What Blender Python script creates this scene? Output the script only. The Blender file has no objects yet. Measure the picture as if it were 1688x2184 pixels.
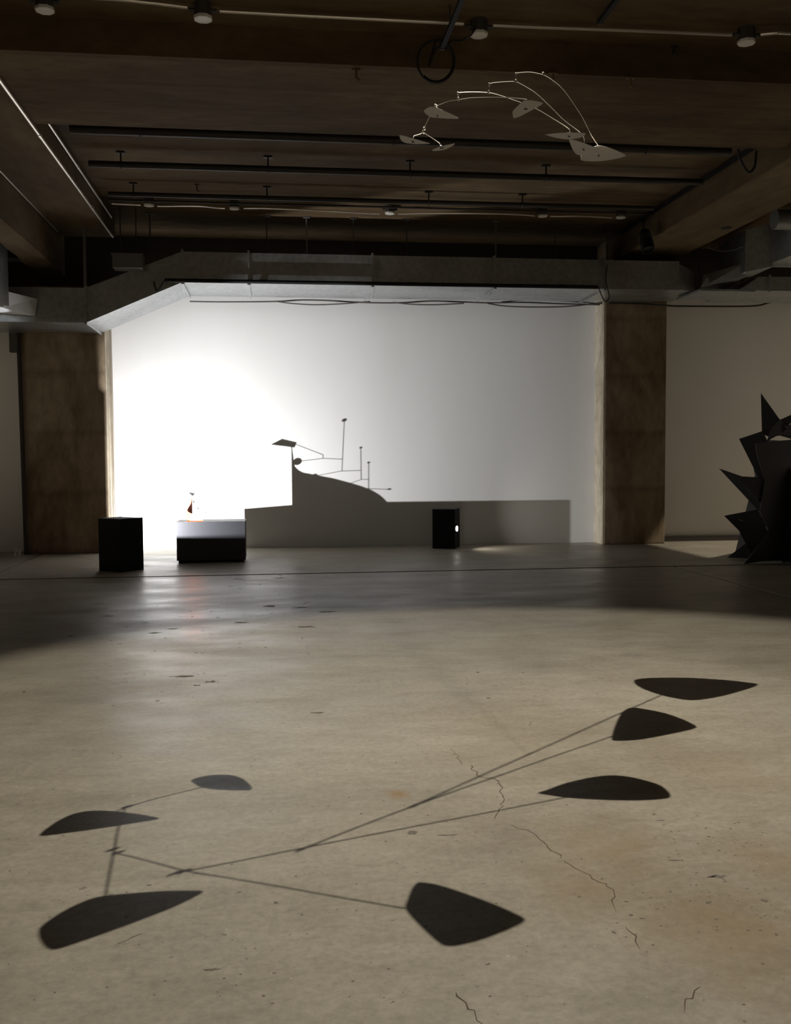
import bpy, bmesh, math, random
from mathutils import Vector, Matrix
R = math.radians
random.seed(4)
scn = bpy.context.scene
COL = scn.collection

# ------------------------------------------------------------------ camera
F, CX, CY, EYE = 2110.0, 844.0, 1092.0, Vector((0, 0, 1.5))
def ray_c(x, y): return Vector(((x - CX) / F, -(y - CY) / F, -1.0))
vy = ray_c(581, 976)
yh = vy.normalized()
zh = ray_c(1581, 970.5).cross(vy).normalized()
if zh.y < 0: zh = -zh
xh = yh.cross(zh)
M = Matrix((xh, yh, zh))                       # camera coords -> room coords
cam = bpy.data.objects.new('camera', bpy.data.cameras.new('camera'))
COL.objects.link(cam)
cam.data.sensor_fit = 'HORIZONTAL'; cam.data.sensor_width = 36.0
cam.data.lens = F / 1688.0 * 36.0
cam.data.clip_end = 200
mw = M.to_4x4(); mw.translation = EYE
cam.matrix_world = mw
scn.camera = cam
def on_plane(x, y, p, n):
    d = M @ ray_c(x, y); p = Vector(p); n = Vector(n)
    return EYE + d * ((p - EYE).dot(n) / d.dot(n))
def aY(x, y, Y): return on_plane(x, y, (0, Y, 0), (0, 1, 0))
def aZ(x, y, Z): return on_plane(x, y, (0, 0, Z), (0, 0, 1))
def fl(x, y): return aZ(x, y, 0.0)

# ------------------------------------------------------------------ world, exposure
w = bpy.data.worlds.new('world'); scn.world = w; w.use_nodes = True
w.node_tree.nodes['Background'].inputs[0].default_value = (0.5, 0.5, 0.55, 1)
w.node_tree.nodes['Background'].inputs[1].default_value = 0.0
scn.view_settings.view_transform = 'Standard'
scn.view_settings.look = 'None'
scn.view_settings.exposure = 0.0
scn.view_settings.gamma = 1.0
scn.view_settings.use_curve_mapping = False

# ------------------------------------------------------------------ light settings (lamps are built further down)
SPOT_CEIL = dict(pos=(1.442, 5.107, 4.62), energy=880, size=92, blend=0.16, radius=0.0045, color=(1.0, 0.93, 0.80))
SPOT_WALL = dict(pos=(-2.009, 13.694, 0.545), energy=1070, size=180, blend=0.89, radius=0.004, color=(0.99, 0.99, 1.0), aim=(0.0, 16.6, 0.58))
SPOT_BOX = dict(energy=26, size=136, blend=0.7, radius=0.03, color=(1.0, 0.95, 0.86))
SPOT_RIGHT = dict(energy=470, color=(1.0, 0.90, 0.74))
FILL_LAMPS = dict(energy=2300, color=(1.0, 0.94, 0.86))
ADDED_UPLIGHT = dict(energy=450, color=(0.95, 0.97, 1.0))

# ------------------------------------------------------------------ helpers
MATS = {}
def mat(name, col, rough=0.6, metal=0.0, spec=0.5, emit=None, estr=0.0):
    m = bpy.data.materials.new(name); m.use_nodes = True; MATS[name] = m
    b = m.node_tree.nodes['Principled BSDF']
    b.inputs['Base Color'].default_value = (*col, 1)
    b.inputs['Roughness'].default_value = rough
    b.inputs['Metallic'].default_value = metal
    b.inputs['Specular IOR Level'].default_value = spec
    if emit:
        b.inputs['Emission Color'].default_value = (*emit, 1); b.inputs['Emission Strength'].default_value = estr
    return m
class NT:
    def __init__(s, m):
        s.t = m.node_tree; s.b = s.t.nodes['Principled BSDF']; s.n = s.t.nodes; s.l = s.t.links
    def node(s, typ, **kw):
        n = s.n.new(typ)
        for k, v in kw.items(): setattr(n, k, v)
        return n
    def link(s, a, b): s.l.new(a, b)
    def coord(s, scale=(1, 1, 1), loc=(0, 0, 0)):
        g = s.node('ShaderNodeNewGeometry'); mp = s.node('ShaderNodeMapping')
        mp.inputs['Scale'].default_value = scale; mp.inputs['Location'].default_value = loc
        s.link(g.outputs['Position'], mp.inputs['Vector']); return mp.outputs['Vector']
    def noise(s, vec, scale, detail=5, rough=0.55, dist=0.0):
        n = s.node('ShaderNodeTexNoise'); n.inputs['Scale'].default_value = scale
        n.inputs['Detail'].default_value = detail; n.inputs['Roughness'].default_value = rough
        n.inputs['Distortion'].default_value = dist
        s.link(vec, n.inputs['Vector']); return n.outputs['Fac']
    def ramp(s, fac, stops):
        r = s.node('ShaderNodeValToRGB'); e = r.color_ramp.elements
        while len(e) < len(stops): e.new(0.5)
        for i, (p, c) in enumerate(stops):
            e[i].position = p; e[i].color = (*c, 1) if len(c) == 3 else c
        s.link(fac, r.inputs['Fac']); return r.outputs['Color']
    def mix(s, fac, a, b, mode='MIX'):
        m = s.node('ShaderNodeMix', data_type='RGBA', blend_type=mode)
        if isinstance(fac, float): m.inputs[0].default_value = fac
        else: s.link(fac, m.inputs[0])
        for i, v in ((6, a), (7, b)):
            if isinstance(v, tuple): m.inputs[i].default_value = (*v, 1)
            else: s.link(v, m.inputs[i])
        return m.outputs[2]
    def math(s, op, a, b=None, clamp=False):
        m = s.node('ShaderNodeMath', operation=op); m.use_clamp = clamp
        for i, v in ((0, a), (1, b)):
            if v is None: continue
            if isinstance(v, (int, float)): m.inputs[i].default_value = v
            else: s.link(v, m.inputs[i])
        return m.outputs[0]
    def bump(s, h, strength=0.3, dist=0.01):
        b = s.node('ShaderNodeBump'); b.inputs['Strength'].default_value = strength
        b.inputs['Distance'].default_value = dist
        s.link(h, b.inputs['Height']); s.link(b.outputs['Normal'], s.b.inputs['Normal'])

class MB:
    def __init__(s): s.v = []; s.f = []
    def box(s, a, b):
        x0, y0, z0 = a; x1, y1, z1 = b; k = len(s.v)
        s.v += [(x, y, z) for z in (z0, z1) for y in (y0, y1) for x in (x0, x1)]
        s.f += [tuple(k + i for i in q) for q in ((0, 2, 3, 1), (4, 5, 7, 6), (0, 1, 5, 4), (2, 6, 7, 3), (0, 4, 6, 2), (1, 3, 7, 5))]
        return s
    def hexa(s, p):                               # 8 points: bottom ring 4, top ring 4
        k = len(s.v); s.v += [tuple(q) for q in p]
        s.f += [tuple(k + i for i in q) for q in ((3, 2, 1, 0), (4, 5, 6, 7), (0, 1, 5, 4), (1, 2, 6, 5), (2, 3, 7, 6), (3, 0, 4, 7))]
        return s
    def obox(s, o, u, v, h):                      # oriented box: origin, two plan vectors, height vector
        o, u, v, h = map(Vector, (o, u, v, h))
        return s.hexa([o, o + u, o + u + v, o + v, o + h, o + u + h, o + u + v + h, o + v + h])
    def prism(s, pts, d):                         # polygon extruded by vector d
        n = len(pts); k = len(s.v); d = Vector(d)
        s.v += [tuple(p) for p in pts] + [tuple(Vector(p) + d) for p in pts]
        s.f += [tuple(range(k + n - 1, k - 1, -1)), tuple(range(k + n, k + 2 * n))]
        s.f += [(k + i, k + (i + 1) % n, k + n + (i + 1) % n, k + n + i) for i in range(n)]
        return s
    def tube(s, path, r, n=8, closed=False):
        path = [Vector(p) for p in path]; N = len(path); k = len(s.v)
        up = None
        rs = r if isinstance(r, (list, tuple)) else [r] * N
        for i, p in enumerate(path):
            if closed: t = path[(i + 1) % N] - path[i - 1]
            else: t = path[min(i + 1, N - 1)] - path[max(i - 1, 0)]
            t.normalize()
            if up is None:
                up = Vector((0, 0, 1)) if abs(t.z) < 0.9 else Vector((1, 0, 0))
            a = t.cross(up)
            if a.length < 1e-4: a = t.cross(Vector((0.3, 1, 0.2)))
            a.normalize(); b = a.cross(t).normalized(); up = b
            for j in range(n):
                q = 2 * math.pi * j / n
                s.v.append(tuple(p + (a * math.cos(q) + b * math.sin(q)) * rs[i]))
        m = N if closed else N - 1
        for i in range(m):
            i2 = (i + 1) % N
            for j in range(n):
                j2 = (j + 1) % n
                s.f.append((k + i * n + j, k + i * n + j2, k + i2 * n + j2, k + i2 * n + j))
        if not closed:
            s.f.append(tuple(k + j for j in range(n - 1, -1, -1)))
            s.f.append(tuple(k + (N - 1) * n + j for j in range(n)))
        return s
    def build(s, name, m, parent=None, smooth=False, bevel=0.0, hard=40):
        me = bpy.data.meshes.new(name); me.from_pydata(s.v, [], s.f)
        bm = bmesh.new(); bm.from_mesh(me); bmesh.ops.recalc_face_normals(bm, faces=bm.faces); bm.to_mesh(me); bm.free()
        me.materials.append(m)
        o = bpy.data.objects.new(name, me); COL.objects.link(o)
        if smooth:
            for p in me.polygons: p.use_smooth = True
            me.set_sharp_from_angle(angle=R(hard))
        if bevel:
            bv = o.modifiers.new('bevel', 'BEVEL'); bv.width = bevel; bv.segments = 2; bv.limit_method = 'ANGLE'
        if parent: attach(o, parent)
        return o
def attach(o, parent):
    o.parent = parent
    o.matrix_parent_inverse = parent_world(parent).inverted()
def parent_world(p):
    m = p.matrix_basis.copy()
    return m if p.parent is None else parent_world(p.parent) @ p.matrix_parent_inverse @ m
def empty(name, loc, label, cat, group=None):
    o = bpy.data.objects.new(name, None); COL.objects.link(o); o.location = loc; o.empty_display_size = 0.1
    return tag(o, label, cat, group)
def tag(o, label, cat, group=None, kind=None):
    o['label'] = label; o['category'] = cat
    if group: o['group'] = group
    if kind: o['kind'] = kind
    return o
def struct(o, label=None):
    o['kind'] = 'structure'
    if label: o['label'] = label
    return o
def smooth_path(pts, n=6):
    P = [Vector(p) for p in pts]; out = []
    for i in range(len(P) - 1):
        p0, p1, p2, p3 = P[max(i - 1, 0)], P[i], P[i + 1], P[min(i + 2, len(P) - 1)]
        for j in range(n):
            t = j / n
            out.append(0.5 * ((2 * p1) + (p2 - p0) * t + (2 * p0 - 5 * p1 + 4 * p2 - p3) * t * t + (3 * p1 - p0 - 3 * p2 + p3) * t ** 3))
    return out + [P[-1]]
def light(name, kind, pos, energy, color, parent, aim=None, **kw):
    d = bpy.data.lights.new(name, kind); d.energy = energy; d.color = color
    for k, v in kw.items(): setattr(d, k, v)
    o = bpy.data.objects.new(name, d); COL.objects.link(o); o.location = pos
    if aim is not None:
        o.rotation_euler = (Vector(aim) - Vector(pos)).to_track_quat('-Z', 'Y').to_euler()
    if parent: attach(o, parent)
    return o

# ------------------------------------------------------------------ materials
def concrete(name, stops, sc, stretch=(1, 1, 1), rough=0.85, bumps=0.35, bands=None, spec=0.25, dist=0.01):
    m = mat(name, (0.2, 0.2, 0.2), rough, spec=spec); t = NT(m)
    v = t.coord(stretch)
    big = t.noise(v, sc, 6, 0.6, 0.4)
    c = t.ramp(big, stops)
    fine = t.noise(t.coord(stretch), sc * 9, 6, 0.65)
    c = t.mix(0.45, c, t.ramp(fine, [(0.30, (0.30, 0.29, 0.28)), (0.62, (0.95, 0.95, 0.95))]), 'MULTIPLY')
    h = fine
    if bands:                                      # board marks: lines across one axis
        wv = t.node('ShaderNodeTexWave', wave_type='BANDS', bands_direction=bands[0], wave_profile='SAW')
        wv.inputs['Scale'].default_value = bands[1]; wv.inputs['Distortion'].default_value = 0.6
        wv.inputs['Detail'].default_value = 3; wv.inputs['Detail Scale'].default_value = 0.6
        t.link(t.coord((1, 1, 1)), wv.inputs['Vector'])
        c = t.mix(bands[2], c, t.ramp(wv.outputs['Fac'], [(0.0, (0.45, 0.43, 0.40)), (0.10, (1, 1, 1)), (0.9, (0.86, 0.86, 0.86)), (1.0, (0.55, 0.52, 0.5))]), 'MULTIPLY')
        h = t.math('ADD', fine, wv.outputs['Fac'])
    t.link(c, t.b.inputs['Base Color'])
    t.bump(h, bumps, dist)
    return m
m_ceiling = concrete('ceiling_concrete', [(0.30, (0.075, 0.048, 0.023)), (0.52, (0.145, 0.098, 0.050)), (0.72, (0.215, 0.155, 0.088))], 0.8, (0.5, 1.5, 1), bands=('Y', 0.55, 0.45))
m_beam = concrete('beam_concrete', [(0.30, (0.095, 0.065, 0.034)), (0.55, (0.17, 0.122, 0.068)), (0.75, (0.24, 0.185, 0.112))], 0.7, (1.2, 0.4, 1.2))
m_column = concrete('column_concrete', [(0.36, (0.17, 0.122, 0.072)), (0.50, (0.28, 0.212, 0.138)), (0.64, (0.38, 0.305, 0.212))], 0.9, (1.2, 1, 0.55), bands=('Z', 0.33, 0.45))
m_plaster = concrete('plaster_edge', [(0.35, (0.42, 0.36, 0.27)), (0.6, (0.62, 0.55, 0.43))], 1.5, (1, 1, 0.5), bumps=0.15)
m_sub = mat('joint_filler', (0.075, 0.064, 0.052), 0.9)

m_wall = mat('white_wall_paint', (0.80, 0.79, 0.77), 0.55, spec=0.3); t = NT(m_wall)
t.link(t.ramp(t.noise(t.coord((1, 1, 0.3)), 0.8, 4, 0.5), [(0.3, (0.765, 0.755, 0.735)), (0.7, (0.82, 0.815, 0.80))]), t.b.inputs['Base Color'])
t.bump(t.noise(t.coord(), 60, 3), 0.05, 0.002)
m_upper = mat('upper_wall_shade', (0.06, 0.048, 0.035), 0.9)  # shade above the duct is put into this colour

# floor: worn concrete with blotches, rusty stains, specks and scuffs
m_floor = mat('floor_concrete', (0.3, 0.27, 0.22), 0.42, spec=0.25); t = NT(m_floor)
v = t.coord()
c = t.ramp(t.noise(v, 0.55, 6, 0.62, 0.6), [(0.28, (0.285, 0.255, 0.205)), (0.5, (0.355, 0.322, 0.262)), (0.72, (0.425, 0.39, 0.325))])
c = t.mix(0.55, c, t.ramp(t.noise(t.coord((0.6, 1.6, 1), (3, 1, 0)), 2.4, 6, 0.66, 0.5), [(0.30, (0.70, 0.68, 0.64)), (0.62, (1.0, 1.0, 1.0))]), 'MULTIPLY')
c = t.mix(0.55, c, t.ramp(t.noise(v, 30, 6, 0.75), [(0.32, (0.60, 0.59, 0.56)), (0.60, (1.04, 1.04, 1.03))]), 'MULTIPLY')
c = t.mix(0.35, c, t.ramp(t.noise(t.coord((0.7, 1.3, 1), (5, 5, 0)), 7, 6, 0.7, 0.8), [(0.30, (0.62, 0.60, 0.56)), (0.58, (1.04, 1.04, 1.04))]), 'MULTIPLY')
def blob(centre, rad, sq=(1, 1)):                  # soft stain with a noisy edge, in metres on the floor
    g = t.coord((sq[0], sq[1], 1), (-centre[0] * sq[0], -centre[1] * sq[1], 0))
    ln = t.node('ShaderNodeVectorMath', operation='LENGTH'); t.link(g, ln.inputs[0])
    d = t.math('ADD', t.math('DIVIDE', ln.outputs['Value'], rad), t.math('MULTIPLY', t.math('SUBTRACT', t.noise(v, 2.2 / rad, 5, 0.65), 0.5), 1.6))
    return t.math('SUBTRACT', 1.0, t.math('SMOOTHSTEP', d, None), True) if False else t.math('SUBTRACT', 1.15, d, True)
rust = None
for (px, py, rad, k) in ((1560, 1985, 0.34, 0.50), (1300, 1810, 0.30, 0.40), (1250, 1890, 0.22, 0.40), (1660, 1840, 0.25, 0.4), (850, 1694, 0.055, 1.0), (1540, 1640, 0.5, 0.25), (1120, 1580, 0.5, 0.18)):
    p = fl(px, py); b = t.math('MULTIPLY', blob((p.x, p.y), rad, (1.0, 0.8)), k)
    rust = b if rust is None else t.math('MAXIMUM', rust, b)
c = t.mix(rust, c, (0.25, 0.165, 0.085))
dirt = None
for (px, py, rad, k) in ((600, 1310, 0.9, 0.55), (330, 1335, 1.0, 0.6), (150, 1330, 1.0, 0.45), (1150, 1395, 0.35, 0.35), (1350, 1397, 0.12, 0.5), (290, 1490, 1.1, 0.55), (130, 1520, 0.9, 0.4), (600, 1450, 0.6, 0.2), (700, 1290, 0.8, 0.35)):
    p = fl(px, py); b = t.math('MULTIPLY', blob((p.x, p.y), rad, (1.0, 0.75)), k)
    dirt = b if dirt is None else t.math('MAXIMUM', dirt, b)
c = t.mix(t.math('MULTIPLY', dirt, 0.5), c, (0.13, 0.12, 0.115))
# specks: sparse noise peaks
sp = t.math('MULTIPLY', t.math('GREATER_THAN', t.noise(t.coord((1, 1.0, 1), (7, 2, 0)), 17, 2, 0.5), 0.735), t.math('GREATER_THAN', t.noise(v, 1.1, 2), 0.52))
c = t.mix(t.math('MULTIPLY', sp, 0.55), c, (0.075, 0.065, 0.055))
sp2 = t.math('GREATER_THAN', t.noise(t.coord((1, 1, 1), (1, 9, 0)), 33, 1, 0.5), 0.775)
c = t.mix(t.math('MULTIPLY', sp2, 0.6), c, (0.07, 0.06, 0.05))
wh = t.math('GREATER_THAN', t.noise(t.coord((1, 1, 1), (21, 5, 0)), 40, 1, 0.5), 0.795)
c = t.mix(t.math('MULTIPLY', wh, 0.5), c, (0.60, 0.57, 0.50))
t.link(c, t.b.inputs['Base Color'])
t.link(t.ramp(t.noise(t.coord((0.6, 1.2, 1)), 1.7, 5, 0.6), [(0.3, (0.28, 0.28, 0.28)), (0.7, (0.48, 0.48, 0.48))]), t.b.inputs['Roughness'])
t.bump(t.noise(v, 14, 6, 0.65), 0.10, 0.006)
m_crack = mat('crack_dark', (0.10, 0.075, 0.05), 0.95)
m_scuff = mat('scuff_dark', (0.13, 0.11, 0.088), 0.8)

m_galv = mat('galvanised_metal', (0.50, 0.52, 0.53), 0.34, 0.9); t = NT(m_galv)
vo = t.node('ShaderNodeTexVoronoi'); vo.inputs['Scale'].default_value = 14; t.link(t.coord(), vo.inputs['Vector'])
t.link(t.ramp(vo.outputs['Distance'], [(0.0, (0.42, 0.44, 0.45)), (1.0, (0.58, 0.60, 0.61))]), t.b.inputs['Base Color'])
t.link(t.ramp(t.noise(t.coord(), 3, 4), [(0.3, (0.28, 0.28, 0.28)), (0.7, (0.46, 0.46, 0.46))]), t.b.inputs['Roughness'])
m_emt = mat('conduit_steel', (0.72, 0.66, 0.58), 0.35, 0.75)
m_black_pipe = mat('black_iron_pipe', (0.022, 0.018, 0.015), 0.55)
m_black = mat('black_paint', (0.010, 0.010, 0.012), 0.62, spec=0.35)
m_plinth = mat('black_plinth_paint', (0.022, 0.0225, 0.026), 0.42, spec=0.5)
m_box = mat('black_box_paint', (0.006, 0.006, 0.007), 0.7, spec=0.25)
m_steelblk = mat('black_painted_steel', (0.040, 0.039, 0.046), 0.5, spec=0.45)
m_rubber = mat('cable_rubber', (0.015, 0.014, 0.013), 0.6)
m_cable_grey = mat('cable_grey', (0.10, 0.095, 0.09), 0.6)
m_white = mat('white_plastic', (0.78, 0.76, 0.72), 0.4)
m_boxdark = mat('junction_grey', (0.08, 0.075, 0.07), 0.55, 0.4)
m_unit = mat('grey_metal_cabinet', (0.17, 0.17, 0.165), 0.5, 0.3)
m_leaf = mat('mobile_leaf_paint', (0.38, 0.36, 0.335), 0.55)
m_wire = mat('mobile_wire', (0.50, 0.46, 0.40), 0.32, 0.7)
m_clip = mat('mobile_clip_dark', (0.03, 0.028, 0.026), 0.6)
m_red = mat('orange_red_paint', (0.85, 0.16, 0.03), 0.4)
m_thin = mat('sculpture_wire', (0.03, 0.03, 0.03), 0.5)
m_bulb = mat('lamp_glass_lit', (1, 1, 1), 0.3, emit=(1.0, 0.96, 0.88), estr=9.0)

# ------------------------------------------------------------------ room shell
YW = 16.6
XL, XR, YB, ZC = -9.5, 12.5, -4.0, 5.08
floor = struct(MB().box((XL, YB, -0.20), (XR, YW + 0.2, -0.006)).build('floor', m_sub), 'worn grey concrete floor with joints and cracks')
G, GY = 0.020, 0.045
JY, JX0, JX1 = 12.78, -3.63, 5.38
for (a, b, c_, d) in ((XL, JX0 - G, YB, JY - GY), (JX0 + G, JX1 - G, YB, JY - GY), (JX1 + G, XR, YB, JY - GY), (XL, JX0 - G, JY + GY, YW), (JX0 + G, XR, JY + GY, YW)):
    MB().box((a, c_, -0.006), (b, d, 0.0)).build('floor_slab', m_floor, floor)
ceiling = struct(MB().box((XL, YB, ZC), (XR, YW + 0.2, ZC + 0.2)).build('ceiling', m_ceiling), 'dark brown board-marked concrete ceiling')
struct(MB().box((XL, YW, 0.0), (XR, YW + 0.2, 4.22)).build('wall_back', m_wall), 'white painted back wall carrying the large sculpture shadow')
struct(MB().box((XL, YW, 4.22), (XR, YW + 0.2, ZC)).build('wall_back_upper', m_upper), 'concrete wall above the duct with shade painted into its colour')
m_side = mat('side_wall_grey', (0.66, 0.64, 0.60), 0.8)
struct(MB().box((XL - 0.2, YB, 0), (XL, YW, ZC)).build('wall_left', m_side), 'plain side wall')
struct(MB().box((XR, YB, 0), (XR + 0.2, YW, ZC)).build('wall_right', m_side), 'plain side wall')
struct(MB().box((XL, YB - 0.2, 0), (XR, YB, ZC)).build('wall_front', m_side), 'plain wall behind the viewer')

# lower slab strip, transverse drop, beams
ZS = 4.80
pa, pb = aZ(0, 105, ZS), aZ(1688, 180, ZS)
qa, qb = aZ(120, 262, ZS), aZ(1550, 318, ZS)
D0, D1 = 0.5 * (pa.y + pb.y), 0.5 * (qa.y + qb.y)
XS = -2.29
struct(MB().box((-3.07, YB, ZS), (XS, 15.4, ZC)).build('trim_1', m_beam), 'lower flat concrete strip beside the left ceiling beam')
struct(MB().box((XS, D0, ZS), (5.57, D1, ZC)).build('trim_2', m_ceiling), 'shallow concrete drop crossing the ceiling')
# left beam: deep and narrow with a crumbled lower edge
mb = MB(); n = 40; ys = [YB + (15.6 - YB) * i / n for i in range(n + 1)]
rg = random.Random(2)
prof = [(rg.uniform(-.02, .02), rg.uniform(-.025, .025)) for _ in ys]
for i, y in enumerate(ys):
    dx, dz = prof[i]
    mb.v += [(-3.42 + dx, y, 4.25 + dz), (-3.07, y, 4.27 + dz * .4), (-3.07, y, ZC), (-3.42, y, ZC)]
for i in range(n):
    k = 4 * i
    for j in range(4): mb.f.append((k + j, k + (j + 1) % 4, k + 4 + (j + 1) % 4, k + 4 + j))
mb.f += [(3, 2, 1, 0), tuple(4 * n + j for j in range(4))]
struct(mb.build('trim_3', m_beam), 'deep concrete ceiling beam with crumbled lower edge above left column')
struct(MB().box((5.57, YB, 4.68), (6.55, 16.1, ZC)).build('trim_4', m_beam, bevel=0.02), 'wide concrete ceiling beam above right column')

# columns
cl0, cl1 = aY(46, 1000, 16.13).x, aY(229, 1000, 16.13).x
cr0, cr1 = aY(1291, 900, 16.13).x, aY(1421, 900, 16.13).x
def column(name, x0, x1, side, label):
    o = MB().box((x0, 16.13, 0.0), (x1, YW, ZC if side > 0 else 4.2)).build(name, m_column, bevel=0.015)
    return struct(o, label)
colL = column('pillar_1', cl0, cl1, -1, 'wide stained concrete pillar left of the bright white wall')
colR = column('pillar_2', cr0, cr1, 1, 'stained concrete pillar right of the bright white wall')
# plastered inner flanks of the pillars
struct(MB().box((cl1, 16.15, 0.0), (cl1 + 0.02, YW, 4.2)).build('trim_5', m_plaster), 'pale plastered flank of the left pillar')
struct(MB().box((cr0 - 0.02, 16.15, 0.0), (cr0, YW, 4.2)).build('trim_6', m_plaster), 'pale plastered flank of the right pillar')
struct(MB().box((cr1 + 0.01, 16.52, 0.0), (XR, YW, 0.075)).build('baseboard_right', mat('baseboard_dark', (0.07, 0.06, 0.05), 0.7)), 'dark baseboard right of the right pillar')

# ------------------------------------------------------------------ floor cracks, chips and scuffs
def ribbon(name, pix, w0, m, jitter=0.012):
    pts = [fl(*p) for p in pix]; fine = []
    rg = random.Random(len(pix) * 7 + int(pix[0][0]))
    for a, b in zip(pts, pts[1:]):
        k = max(2, int((b - a).length / 0.03))
        for i in range(k):
            q = a.lerp(b, i / k); fine.append(q + Vector((rg.uniform(-1, 1), rg.uniform(-1, 1), 0)) * jitter)
    fine.append(pts[-1]); mb = MB()
    for i, p in enumerate(fine):
        tg = (fine[min(i + 1, len(fine) - 1)] - fine[max(i - 1, 0)]).normalized()
        nrm = Vector((-tg.y, tg.x, 0)); ww = w0 * rg.uniform(0.35, 1.0) * (0.3 if i in (0, len(fine) - 1) else 1)
        mb.v += [tuple(p + nrm * ww + Vector((0, 0, 0.0006))), tuple(p - nrm * ww + Vector((0, 0, 0.0006)))]
    for i in range(len(fine) - 1): mb.f.append((2 * i, 2 * i + 1, 2 * i + 3, 2 * i + 2))
    return mb.build(name, m, floor)
for pix, wd in ((((1000, 1632), (1024, 1655), (1056, 1661), (1072, 1685), (1070, 1720), (1062, 1738), (1055, 1750)), .0035),
                (((1090, 1760), (1125, 1770), (1155, 1787), (1162, 1802), (1180, 1812), (1198, 1832)), .003),
                (((1198, 1832), (1240, 1860), (1268, 1876), (1300, 1885), (1305, 1900), (1302, 1922), (1315, 1945)), .003),
                (((1340, 1975), (1352, 1998), (1366, 2025)), .003), (((1494, 2105), (1478, 2125), (1466, 2140), (1460, 2160)), .003),
                (((966, 2120), (985, 2138), (1010, 2160), (1030, 2184)), .0035),
                (((960, 1595), (975, 1612), (985, 1632)), .002), (((300, 1994), (268, 2006), (256, 2012), (262, 2020)), .002),
                (((120, 1183), (160, 1187), (208, 1196)), .010), (((240, 1605), (258, 1615), (250, 1622)), .002)):
    ribbon('crack', pix, wd, m_crack)
rg = random.Random(11)
for (px, py, w_, h_) in ((574, 1293, .08, .10), (384, 1443, .10, .05), (421, 1462, .03, .03), (450, 1454, .05, .04), (549, 1498, .012, .012), (52, 1476, .02, .03), (676, 1520, .07, .025),
                         (371, 1341, .07, .03), (308, 1328, .05, .03), (268, 1337, .04, .03), (152, 1357, .05, .04), (880, 1776, .025, .025), (958, 1781, .06, .008), (1536, 1870, .045, .022), (1520, 1869, .025, .012),
                         (1345, 1952, .012, .01), (1370, 1959, .012, .008), (1312, 1989, .008, .016), (1512, 1925, .014, .012), (1438, 1835, .025, .008), (1410, 1750, .02, .006), (1512, 1784, .012, .006),
                         (1020, 1434, .02, .02), (1042, 1489, .02, .02), (1117, 1435, .015, .012), (450, 2068, .035, .012), (588, 1925, .012, .012), (318, 1888, .012, .008), (1042, 2056, .01, .008), (1630, 1920, .02, .014),
                         (595, 1233, .12, .06), (510, 1235, .10, .05), (700, 1305, .10, .05), (655, 1337, .12, .05), (510, 1328, .10, .06), (640, 1296, .10, .05), (330, 1350, .08, .04), (230, 1314, .1, .04)):
    p = fl(px, py); mb = MB(); n = 14
    sk = rg.uniform(-.5, .5)
    for i in range(n):
        q = 2 * math.pi * i / n; rr = rg.uniform(.25, 1.0)
        dx, dy = math.cos(q) * w_ * rr, math.sin(q) * h_ * rr
        mb.v.append((p.x + dx + sk * dy, p.y + dy, 0.0006))
    mb.v.append((p.x, p.y, 0.0006)); mb.f = [(i, (i + 1) % n, n) for i in range(n)]
    mb.build('scuff_mark', m_scuff, floor)
mb = MB()                                           # tiny chips and grit marks, too small to tell apart
for (x0, x1, y0, y1, cnt, sz) in ((180, 660, 1285, 1400, 60, .018), (150, 480, 1425, 1510, 40, .012), (420, 700, 1225, 1320, 30, .03), (1380, 1650, 1740, 1990, 70, .007), (900, 1300, 1420, 1560, 25, .010), (100, 900, 1900, 2150, 60, .006), (900, 1680, 1600, 2150, 90, .006), (1050, 1500, 1560, 1720, 30, .007), (0, 1000, 1500, 1900, 70, .007)):
    for _ in range(cnt):
        p = fl(rg.uniform(x0, x1), rg.uniform(y0, y1)); k = len(mb.v); n = 7; r_ = sz * rg.uniform(.4, 1.3); e_ = rg.uniform(.4, 1.0)
        for i in range(n):
            q = 2 * math.pi * i / n; rr = rg.uniform(.4, 1.0) * r_
            mb.v.append((p.x + math.cos(q) * rr, p.y + math.sin(q) * rr * e_, 0.0005))
        mb.f.append(tuple(range(k, k + n)))
ch = mb.build('floor_chips', m_scuff, floor); ch['kind'] = 'stuff'

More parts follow.
